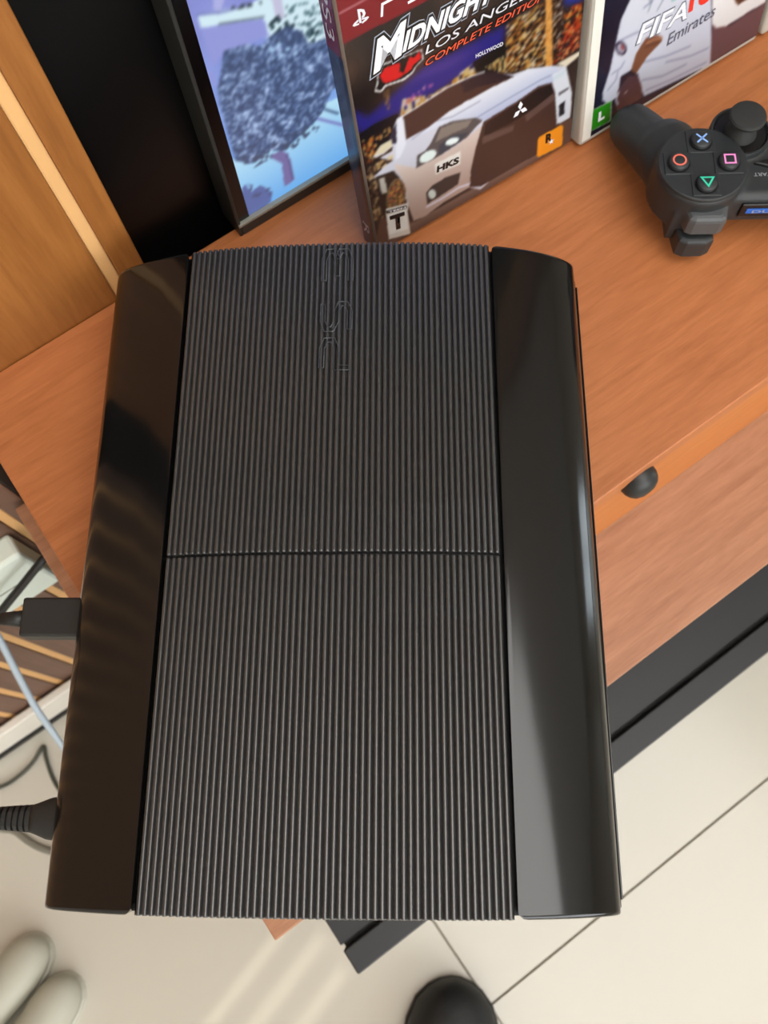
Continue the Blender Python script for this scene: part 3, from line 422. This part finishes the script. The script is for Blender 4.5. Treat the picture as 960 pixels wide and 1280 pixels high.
def paint(w, h, step, base, ops):
    nx, nz = int(w/step)+1, int(h/step)+1
    X, Z = np.meshgrid(np.linspace(0, w, nx), np.linspace(0, h, nz)); I = base(X, Z).astype(float)
    for q, (kind, col, pts, k) in enumerate(ops):
        if kind == 'blur':
            for _ in range(k['n']): P = np.pad(I, ((1, 1), (1, 1), (0, 0)), 'edge'); I = (P[:-2, 1:-1]+P[2:, 1:-1]+P[1:-1, :-2]+P[1:-1, 2:]+2*I)/6
            continue
        if kind == 'line':
            d = np.full(X.shape, 1e9)
            for (ax, az), (bx, bz) in zip(pts, pts[1:]):
                L2 = (bx-ax)**2+(bz-az)**2+1e-9; t = np.clip(((X-ax)*(bx-ax)+(Z-az)*(bz-az))/L2, 0, 1)
                d = np.minimum(d, np.hypot(X-ax-t*(bx-ax), Z-az-t*(bz-az)))
            a = np.clip((k['w']/2+step*0.5-d)/step, 0, 1)[..., None]; I = I*(1-a)+np.array(col)*a; continue
        m = inside(X, Z, pts)
        if not m.any(): continue
        if kind == 'poly': I[m] = col
        elif kind == 'grad':
            zz = Z[m]; t = ((zz-zz.min())/(np.ptp(zz)+1e-9))[:, None]; I[m] = np.array(col[0])*(1-t)+np.array(col[1])*t
        elif kind == 'lights':
            a, b = cellnoise(X, Z, k['sx']*.75, k['sz']*.75, k['ang'], q); m &= a < k['d']; c = np.array(col)[np.minimum((b*len(col)).astype(int), len(col)-1)]; I[m] = c[m]*.7+I[m]*.2+np.array([70, 48, 36])*.1
        elif kind == 'speck':
            a, b = cellnoise(X, Z, k['sx'], k['sz'], 20, q); m &= a < k['d']; I[m] = col
        elif kind == 'tree':
            t = 0.65*vnoise(X, Z, 1.3, 3)+0.35*vnoise(X, Z, 4, 4); e = vnoise(X, Z, 2.2, 9)
            c = np.where(t[..., None] > .58, np.array(col[1])+(t[..., None]-.58)*260, np.where(t[..., None] < .42, np.array(col[2]), np.array(col[0]))); I[m] = c[m]
    P = np.pad(I, ((1, 1), (1, 1), (0, 0)), 'edge')
    I = sum(P[a:a+nz, b:b+nx]*(4 if a == b == 1 else (2 if 1 in (a, b) else 1)) for a in range(3) for b in range(3))/16
    P = np.pad(I, ((1, 1), (1, 1), (0, 0)), 'edge')
    I = sum(P[a:a+nz, b:b+nx]*(4 if a == b == 1 else (2 if 1 in (a, b) else 1)) for a in range(3) for b in range(3))/16
    return X, Z, np.clip(I, 0, 255)/255.0
def print_sheet(name, w, h, step, base, ops, gain=0.9):
    X, Z, I = paint(w, h, step, base, ops); nz, nx = X.shape
    me = bpy.data.meshes.new(name); N = nx*nz
    co = np.zeros((N, 3), np.float32); co[:, 0] = X.ravel()/1000; co[:, 2] = Z.ravel()/1000
    i = np.arange(nz-1)[:, None]*nx+np.arange(nx-1)[None, :]; q = np.stack([i, i+1, i+1+nx, i+nx], -1).reshape(-1, 4)
    me.vertices.add(N); me.vertices.foreach_set('co', co.ravel()); nf = len(q)
    me.loops.add(nf*4); me.loops.foreach_set('vertex_index', q.ravel().astype(np.int32))
    me.polygons.add(nf); me.polygons.foreach_set('loop_start', np.arange(nf, dtype=np.int32)*4); me.update()
    I = I*gain
    I = np.where(I <= .04045, I/12.92, ((I+.055)/1.055)**2.4).reshape(-1, 3)
    at = me.attributes.new('print', 'FLOAT_COLOR', 'POINT'); at.data.foreach_set('color', np.concatenate([I, np.ones((N, 1))], 1).astype(np.float32).ravel())
    return me
def text_mesh(s, off=0.0):
    c = bpy.data.curves.new('lettering', 'FONT'); c.body = s; c.size = 1; c.offset = off; c.resolution_u = 3
    o = bpy.data.objects.new('lettering', c); COL.objects.link(o)
    dg = bpy.context.evaluated_depsgraph_get(); dg.update(); me = bpy.data.meshes.new_from_object(o.evaluated_get(dg))
    bpy.data.objects.remove(o); me.materials.clear(); return me
def flat_text(s, bl, br, tl, y, off=0.0, grow=0.0):
    """lettering laid on the x/z face of a case: the text's own box goes to the parallelogram bl, br, tl (millimetres)"""
    me = text_mesh(s, off); co = np.array([v.co for v in me.vertices]); mn, mx = co.min(0), co.max(0)
    bl, br, tl = [np.array(q, float) for q in (bl, br, tl)]; ex = br-bl; ez = tl-bl
    gx, gz = grow/np.linalg.norm(ex), grow/np.linalg.norm(ez)
    for v in me.vertices:
        a = (v.co.x-mn[0])/(mx[0]-mn[0]); b = (v.co.y-mn[1])/(mx[1]-mn[1]); a = a*(1+2*gx)-gx; b = b*(1+2*gz)-gz
        p = bl+ex*a+ez*b; v.co = (p[0]/1000, y, p[1]/1000)
    me.update(); return me
def flat_poly(pts, y): return mesh('poly', [(a/1000, y, b/1000) for a, b in pts], [tuple(range(len(pts)))])
def ribbon(paths, w, y):
    V, Fc = [], []
    for path in paths:
        Q = offset_outline(path, w/2); n = len(path); b = len(V); V += [(q.x/1000, y, q.y/1000) for q in Q]
        for i in range(n-1): Fc.append((b+i, b+i+1, b+2*n-2-i, b+2*n-1-i))
    return mesh('ribbon', V, Fc)
def case_frame(P0, e, t, n):
    e, t, n = Vector(e), Vector(t), Vector(n); M = Matrix.Identity(4)
    for i in range(3): M[i][0] = e[i]; M[i][1] = -n[i]; M[i][2] = t[i]; M[i][3] = P0[i]
    return M
CW, CH, CT = 0.1336, 0.172, 0.0145
def make_case(label, M, shellmat, group):
    t = thing('game_case', label, 'game case', group=group); t.matrix_world = M
    lift = CT*max(0.0, -M[2][1])                        # the leaning case rests on its back lower edge
    t.location.z += lift
    obj('case_shell', box(0, CW, 0, CT, 0, CH, 0.0022, 3), shellmat, t)
    obj('opening_edge', box(CW-0.0008, CW+0.0006, CT*0.45, CT*0.55, 0.004, CH-0.004, 0.0002), shellmat, t)
    return t

# first case: racing game
M1 = case_frame((0.01556, 0.18220, 0.00000), (0.83508, 0.55013, 0.00000), (-0.08048, 0.12217, 0.98924), (0.54421, -0.82609, 0.14629))
c1 = make_case('game case with a silver car on the cover, leaning beside the monitor', M1, 'case_smoke', 'game cases leaning in a row')
def base1(X, Z):
    a = vnoise(X, Z, 14, 11)[..., None]; b = vnoise(X, Z, 5, 12)[..., None]
    I = np.array([22, 17, 18])+a*np.array([52, 34, 22])*(b*.6+.5); t = np.clip((70-Z)/70, 0, 1)[..., None]
    return I*(1-t)+np.array([60, 46, 40])*t
sh = print_sheet('cover', 131.0, 169.0, 0.4, base1, [[k, c, [[a-1.5, b-1.5] for a, b in p], o] for k, c, p, o in ART['G1']])
pr = obj('cover_print', sh, 'cover_print', c1, (0.0015, -0.00012, 0.0015))
T = ART['T1']
def c1text(nm, m, y, off=0.0, grow=0.0): obj('lettering', flat_text(T[nm][0], T[nm][1], T[nm][2], T[nm][3], y, off, grow), m, c1)
for nm in ('M', 'ID', 'CL'):
    c1text(nm, 'ink_steel', -.00022, .085, 2.0); c1text(nm, 'ink_black', -.00030, .075, 1.4); c1text(nm, 'ink_white', -.00040, .035, .2)
c1text('LA', 'ink_black', -.00025, .06, .5); c1text('LA', 'ink_pale', -.00040, .0, 0)
c1text('CE', 'ink_black', -.00025, .06, .5); c1text('CE', 'ink_orange', -.00040, .0, 0)
c1text('HO', 'ink_pale', -.00030, .02); c1text('HK', 'ink_black', -.00030, .05); c1text('T', 'ink_black', -.00030, .06); c1text('TEEN', 'ink_white', -.00030, .02)
c1text('R', 'ink_black', -.00030, .05)
sx, sz = ART['P1']['star']; obj('star', flat_poly([((sx+(2.0 if i % 2 == 0 else .85)*math.sin(PI*i/5)), sz+(2.0 if i % 2 == 0 else .85)*math.cos(PI*i/5)) for i in range(10)], -.00042), 'ink_white', c1)
dx, dz = ART['P1']['dia']
for a in (90, 210, 330):
    a = math.radians(a); u_ = Vector((math.cos(a), math.sin(a))); w_ = Vector((-u_.y, u_.x)); o_ = Vector((dx, dz))
    obj('emblem_diamond', flat_poly([tuple(o_), tuple(o_+u_*2.6+w_*1.5), tuple(o_+u_*5.2), tuple(o_+u_*2.6-w_*1.5)], -.0003), 'ink_white', c1)
# platform mark and letters on the red band
b0 = Vector(ART['P1']['ps'][0]); 
def pm(pts): return [(b0.x+a*.82, b0.y+.2+b*.82) for a, b in pts]
obj('platform_mark', join([flat_poly(pm([(4.2, 1.2), (5.6, .8), (5.6, 6.6), (6.6, 6.2), (7.0, 4.6), (6.2, 4.0), (6.2, 3.0), (7.6, 3.2), (8.6, 4.6), (8.0, 6.8), (6.2, 8.0), (4.2, 8.6)]), -.0003),
    flat_poly(pm([(4.0, 2.4), (2.2, 1.7), (4.0, 1.4), (4.0, .6), (1.0, .9), (.2, 1.7), (1.4, 2.6), (4.0, 3.5)]), -.0003),
    flat_poly(pm([(5.8, 1.2), (8.0, 1.9), (6.0, 2.2), (6.0, 3.0), (9.6, 2.4), (10.2, 1.7), (8.6, .8), (5.8, .2)]), -.0003)]), 'ink_pale', c1)
p0 = ART['P1']['ps3'][0]
def g3(ch_, x): return [[(p0[0]+x+a*10.5+(b*2.2), p0[1]+b*11.0) for a, b in path] for path in GL[ch_]]
obj('lettering', ribbon(g3('P', 0)+g3('S', 13.2)+g3('3', 26.4), 1.15, -.0003), 'ink_white', c1)
# spine
obj('spine_print', mesh('spine', [(-.00012, .0012, .0015), (-.00012, CT-.0012, .0015), (-.00012, CT-.0012, .120), (-.00012, .0012, .120)], [(0, 1, 2, 3)]), 'spine_blue', c1)
obj('spine_band', mesh('spine', [(-.00012, .0012, .120), (-.00012, CT-.0012, .120), (-.00012, CT-.0012, .1705), (-.00012, .0012, .1705)], [(0, 1, 2, 3)]), 'spine_red', c1)
obj('spine_edge', mesh('spine', [(-.00020, .0, .0015), (-.00020, .0035, .0015), (-.00020, .0035, .120), (-.00020, .0, .120)], [(0, 1, 2, 3)]), 'spine_dark', c1)
def spine_text(s, z0, z1, y0, y1, m):
    me = flat_text(s, (0, 0), (1000, 0), (0, 1000), 0)
    for v in me.vertices: a, b = v.co.x, v.co.z; v.co = (-.00030, y0+(y1-y0)*b, z1-(z1-z0)*a)
    me.update(); obj('lettering', me, m, c1)
spine_text('PS3', .126, .150, .0105, .004, 'ink_pale'); spine_text('R', .010, .018, .0105, .0045, 'ink_pale')

# second case: football game
M2 = case_frame((0.13107, 0.25139, 0.00000), (0.82278, 0.56836, 0.00000), (-0.09378, 0.13576, 0.98629), (0.56057, -0.81150, 0.16500))
for i in range(3): M2[i][3] += M2[i][0]*0.0006
c2 = make_case('game case with a white-shirted footballer on the cover and a green L mark', M2, 'case_pale', 'game cases leaning in a row')
def base2(X, Z):
    a = vnoise(X, Z, 20, 21)[..., None]; t = np.clip((X-70)/60, 0, 1)[..., None]
    return (np.array([20, 20, 34])+a*np.array([16, 16, 24]))*(1-t)+np.array([92, 66, 74])*t
sh = print_sheet('cover', 125.0, 165.0, 0.4, base2, [[k, c, [[a-7.5, b-3.5] for a, b in p], o] for k, c, p, o in ART['G2']])
obj('cover_print', sh, 'cover_print', c2, (0.0075, -0.00012, 0.0035))
obj('hinge_strip', box(.0012, .0073, -.00025, .002, .003, CH-.003, .0002), 'case_white', c2)
T = ART['T2']
def c2text(nm, m, y, off=0.0, grow=0.0): obj('lettering', flat_text(T[nm][0], T[nm][1], T[nm][2], T[nm][3], y, off, grow), m, c2)
c2text('FIFA', 'ink_slate', -.00022, .045, .7); c2text('FIFA', 'ink_white', -.00034, .02); c2text('18', 'ink_red', -.00034, .03)
c2text('EM', 'ink_slate', -.00034, .01); c2text('L', 'ink_white', -.00034, .05)
# third case, mostly out of view
e2 = Vector((M2[0][0], M2[1][0], M2[2][0])); M3 = M2.copy()
for i in range(3): M3[i][3] += e2[i]*0.1375
c3 = make_case('pale clear game case with an olive cover at the right edge', M3, 'case_pale', 'game cases leaning in a row')
obj('cover_print', box(.006, CW-.003, -.0002, .001, .005, CH-.003), 'olive', c3)

# ------------------------------------------------------------------ monitor
MU, MVf = 0.0650, 0.196; MW, MH, MD = 0.545, 0.325, 0.020
mo = fthing('monitor', 'thin black monitor showing a blue-tinted tree, standing against the black panel', 'monitor', MU, MVf, 0)
bz = 0.0088; ch_ = 0.0100
obj('frame', join([box(0, .0022, 0, MD, 0, MH, .0006), box(MW-.0022, MW, 0, MD, 0, MH, .0006), box(.0022, MW-.0022, 0, MD, 0, ch_-.001, .0006), box(.0022, MW-.0022, 0, MD, MH-.0022, MH, .0006)]), 'bezel', mo)
obj('back_cover', box(.0022, MW-.0022, .006, MD-.0005, ch_-.001, MH-.0022), 'bezel', mo)
obj('lower_lip', box(.0005, MW-.0005, -.0008, .0022, ch_-.0020, ch_, .0003), 'bezel_lip', mo)
obj('screen_border', join([box(.0022, bz, .0015, .006, ch_, MH-.0022), box(MW-bz, MW-.0022, .0015, .006, ch_, MH-.0022), box(bz, MW-bz, .0015, .006, MH-bz, MH-.0022)]), 'screen_border', mo)
def base3(X, Z):
    t = np.clip(Z/120, 0, 1)[..., None]; a = vnoise(X, Z, 9, 31)[..., None]
    return np.array([120, 180, 240])*(1-t)+np.array([142, 150, 220])*t+(a-.5)*18
sh = print_sheet('picture', (MW-2*bz)*1000, (MH-bz-ch_)*1000, 0.65, base3, ART['G3'], 1.0)
obj('screen', sh, 'screen_glow', mo, (bz, .0020, ch_))

# ------------------------------------------------------------------ game controller
gc = thing('game_controller', 'black two-stick game controller with coloured button symbols lying on the wood', 'game controller', (0.2345, 0.2105, 0), PI)
def mm_(p): return tuple(a/1000 for a in p)
PODX, PODY = 51, 6
def blob(rings_): return loft(rings_)
def capsule(p0, p1, r0, r1, sq=(1, 1)):
    p0, p1 = Vector(p0), Vector(p1); d = (p1-p0).normalized(); s = d.cross(Vector((0, 0, 1))).normalized(); q = s.cross(d); R_ = []
    L = (p1-p0).length
    for a in [-90, -70, -45, -20, 0]:
        a = math.radians(a); R_.append((p0+d*r0*math.sin(a), max(.2, r0*math.cos(a))))
    for a in [0, 20, 45, 70, 90]:
        a = math.radians(a); R_.append((p1+d*r1*math.sin(a), max(.2, r1*math.cos(a))))
    return loft([[tuple((c+s*math.cos(t)*r*sq[0]+q*math.sin(t)*r*sq[1])/1000) for t in [2*PI*k/20 for k in range(20)]] for c, r in R_])
pieces = []
for sgn in (-1, 1):
    pieces.append(prism([(a/1000, b/1000) for a, b in circ(sgn*PODX, PODY, 23.2, 40)], .019, .0425, .0025, 3))
    pieces.append(capsule((sgn*57, -2, 27), (sgn*76, -41, 17), 16.5, 13.0, (1, .95)))
    pieces.append(capsule((sgn*52, 8, 24), (sgn*62, -18, 25), 19, 17.5, (1, .85)))
    pieces.append(prism([(a/1000, b/1000) for a, b in circ(sgn*29, -15, 15.5, 32)], .018, .0405, .0025, 3))
    pieces.append(prism([(a/1000, b/1000) for a, b in ((sgn*51-13, 5), (sgn*51+13, 5), (sgn*51+13, 27), (sgn*51-13, 27))], .010, .033, .003, 2))
pieces.append(box(-.040, .040, -.014, .0235, .018, .0385, .004, 3))
pieces.append(box(-.034, .034, -.018, .020, .014, .036, .005, 3))
tmp = obj('tmp', join(pieces), None); md = tmp.modifiers.new('r', 'REMESH'); md.mode = 'VOXEL'; md.voxel_size = 0.0011
md2 = tmp.modifiers.new('s', 'SMOOTH'); md2.factor = 0.5; md2.iterations = 4
me = applied(tmp); bpy.data.objects.remove(tmp); me.shade_smooth()
obj('body', me, 'pad_black', gc)
def disc(cx, cy, r, z0, z1, bev=.0006, n=36): return prism([(a/1000, b/1000) for a, b in circ(cx, cy, r, n)], z0, z1, bev, 2)
for sgn in (-1, 1):
    obj('face_disc', disc(sgn*PODX, PODY, 22.6, .0418, .0436, .0008, 48), 'pad_grey' if False else 'pad_black', gc)
    obj('stick_well', lathe([(.0095, -.002), (.0125, -.002), (.0135, .0), (.0142, .0018), (.0152, .0018), (.0156, .0008), (.0156, -.004)], 36), 'pad_black', gc, (sgn*.029, -.015, .0408))
    obj('stick_hole', disc(sgn*29, -15, 13.2, .0400, .0412, 0), 'pad_dark', gc)
    st = obj('analog_stick', lathe([(.0001, 0), (.0085, 0), (.0070, .004), (.0052, .007), (.0048, .008), (.0078, .0090), (.0090, .0098), (.0094, .0112), (.0088, .0124), (.0074, .0128), (.0001, .0121)], 32), 'rubber', gc, (sgn*.029, -.015, .0412))
    obj('shoulder_button', prism([(a/1000, b/1000) for a, b in [(sgn*(a-3), b) for a, b in ((PODX-12.5, 20), (PODX+12.5, 20), (PODX+9.5, 32.5), (PODX+6.5, 34.0), (PODX-6.5, 34.0), (PODX-9.5, 32.5))][::sgn]], .0235, .0350, .0030, 3), 'pad_grey', gc)
    obj('trigger', prism([(a/1000, b/1000) for a, b in [(sgn*(a-1), b) for a, b in ((PODX-11, 20), (PODX+11, 20), (PODX+9, 35), (PODX+5, 37), (PODX-5, 37), (PODX-9, 35))][::sgn]], .0085, .0205, .0022, 3), 'pad_black', gc)
ZF = .0436
# cross of raised plates, buttons and their symbols
for a, b, s in ((0, 13.2, 'sym_green'), (12.6, 0, 'sym_red'), (0, -13.2, 'sym_blue'), (-12.6, 0, 'sym_pink')):
    cx, cy = PODX+a, PODY+b
    obj('button_plate', box((cx-7.2)/1000, (cx+7.2)/1000, (cy-6.8)/1000, (cy+6.8)/1000, ZF-.001, ZF+.0005, .0004, 2), 'pad_black', gc)
    obj('button_ring', disc(cx, cy, 5.9, ZF, ZF+.0007, 0, 28), 'pad_dark', gc)
    bt = obj('button', lathe([(.0001, .0026), (.0043, .0025), (.0049, .0021), (.0052, .0013), (.0052, 0)], 28), 'pad_black', gc, (cx/1000, cy/1000, ZF+.0004))
    zt = .00268; r = .0031
    if s == 'sym_green': paths = [[(0, r*1.0), (-r*.95, -r*.7), (r*.95, -r*.7)]]
    elif s == 'sym_red': paths = [[(r*math.cos(2*PI*i/24), r*math.sin(2*PI*i/24)) for i in range(24)]]
    elif s == 'sym_blue': paths = [[(-r*.85, -r*.85), (r*.85, r*.85)], [(-r*.85, r*.85), (r*.85, -r*.85)]]
    else: paths = [[(-r*.82, -r*.82), (r*.82, -r*.82), (r*.82, r*.82), (-r*.82, r*.82)]]
    V, Fc = [], []
    for path in paths:
        closed = len(path) > 2; n = len(path); b0_ = len(V); P_ = [Vector(q) for q in path]
        for i in range(n):
            a_ = (P_[i]-P_[i-1]).normalized() if (i or closed) else (P_[1]-P_[0]).normalized(); c_ = (P_[(i+1) % n]-P_[i]).normalized() if (i < n-1 or closed) else a_
            t_ = (a_+c_).normalized(); nr = Vector((-t_.y, t_.x)); k_ = .00044/max(.35, nr.dot(Vector((-a_.y, a_.x))))
            V += [(*(P_[i]+nr*k_), zt), (*(P_[i]-nr*k_), zt)]
        for i in range(n if closed else n-1): j = (i+1) % n; Fc.append((b0_+2*i, b0_+2*i+1, b0_+2*j+1, b0_+2*j))
    obj('symbol', mesh('symbol', V, Fc), s, bt)
for a, b, w_, h_ in ((0, 11, 7, 9), (0, -11, 7, 9), (11, 0, 9, 7), (-11, 0, 9, 7)):
    obj('direction_button', box((-PODX+a-w_/2)/1000, (-PODX+a+w_/2)/1000, (PODY+b-h_/2)/1000, (PODY+b+h_/2)/1000, ZF-.001, ZF+.003, .0012, 2), 'pad_black', gc)
# middle: start, select, home, lettering and the blue strip on the back edge
obj('start_button', prism([(.0235, .0030), (.0150, .0058), (.0150, .0002)], .0378, .0402, .0006, 2), 'pad_dark', gc)
obj('select_button', box(-.0235, -.0150, -.0022, .0022, .0378, .0400, .0006), 'pad_dark', gc)
obj('home_button', lathe([(.0001, .0022), (.0050, .0020), (.0056, .0012), (.0056, 0)], 28), 'pad_dark', gc, (0, -.006, .0382))
def top_text(s, x, y, z, w_, h_, m):
    me = text_mesh(s, .01); co = np.array([v.co for v in me.vertices]); mn, mx = co.min(0), co.max(0)
    for v in me.vertices: v.co = (x-w_/2+w_*(v.co.x-mn[0])/(mx[0]-mn[0]), y-h_/2+h_*(v.co.y-mn[1])/(mx[1]-mn[1]), z)
    me.update(); obj('lettering', me, m, gc)
top_text('START', .0190, .0095, .03875, .0105, .0022, 'ink_grey'); top_text('SELECT', -.0190, .0095, .03875, .0120, .0022, 'ink_grey')
obj('back_strip', box(-.0300, .0300, .0226, .0250, .0250, .0345, .0006), 'pad_dark', gc)
bs = obj('lettering_band', box(-.0270, .0270, .0249, .0254, .0285, .0318, .0001), 'strip_blue', gc)
me = text_mesh('DUALSHOCK 3', .01); co = np.array([v.co for v in me.vertices]); mn, mx = co.min(0), co.max(0)
for v in me.vertices: v.co = (.024-.048*(v.co.x-mn[0])/(mx[0]-mn[0]), .02555, .0290+.0022*(v.co.y-mn[1])/(mx[1]-mn[1]))
me.update(); obj('lettering', me, 'ink_steel', gc)

# ------------------------------------------------------------------ shoes on the floor
def shoe(label, x, y, rz, L, W_, H_, um, sm_, group=None):
    t = thing('shoe', label, 'shoe', (x, y, FLOOR), rz, group)
    st = [(0, .10, .30), (.012, .34, .42), (.035, .56, .52), (.08, .80, .62), (.15, .95, .70), (.25, 1.0, .80), (.38, .94, .92), (.52, .82, 1.06), (.66, .74, 1.25), (.80, .74, 1.40), (.92, .68, 1.42), (.98, .48, 1.3), (1.0, .2, 1.1)]
    def ring(f_, wf, z0, h, n=20):
        out = []
        for k in range(n):
            a = 2*PI*k/n; c, s_ = math.cos(a), math.sin(a)
            out.append((wf*W_/2*math.copysign(abs(c)**.8, c), -f_*L, z0+h*(max(0, s_)**.8 if s_ > 0 else 0)))
        return out
    obj('upper', loft([ring(f_, w_*.96, .008, H_*h) for f_, w_, h in st]), um, t)
    obj('sole', prism([(W_/2*w_, -f_*L) for f_, w_, h in st]+[(-W_/2*w_, -f_*L) for f_, w_, h in st[::-1]], 0, .011, .002, 2), sm_, t)
    return t
shoe('black shoe toe at the bottom edge of the floor', 0.0739, -0.2793, -0.1, .28, .098, .055, 'shoe_black', 'shoe_sole')
shoe('small off-white rounded shoe nearer the console corner', -0.3130, -0.2829, -0.55, .15, .0515, .040, 'shoe_white', 'shoe_white_sole', 'pair of off-white shoes')
shoe('small off-white rounded shoe at the left edge, upper of the pair', -0.3501, -0.2466, -0.55, .15, .0515, .040, 'shoe_white', 'shoe_white_sole', 'pair of off-white shoes')
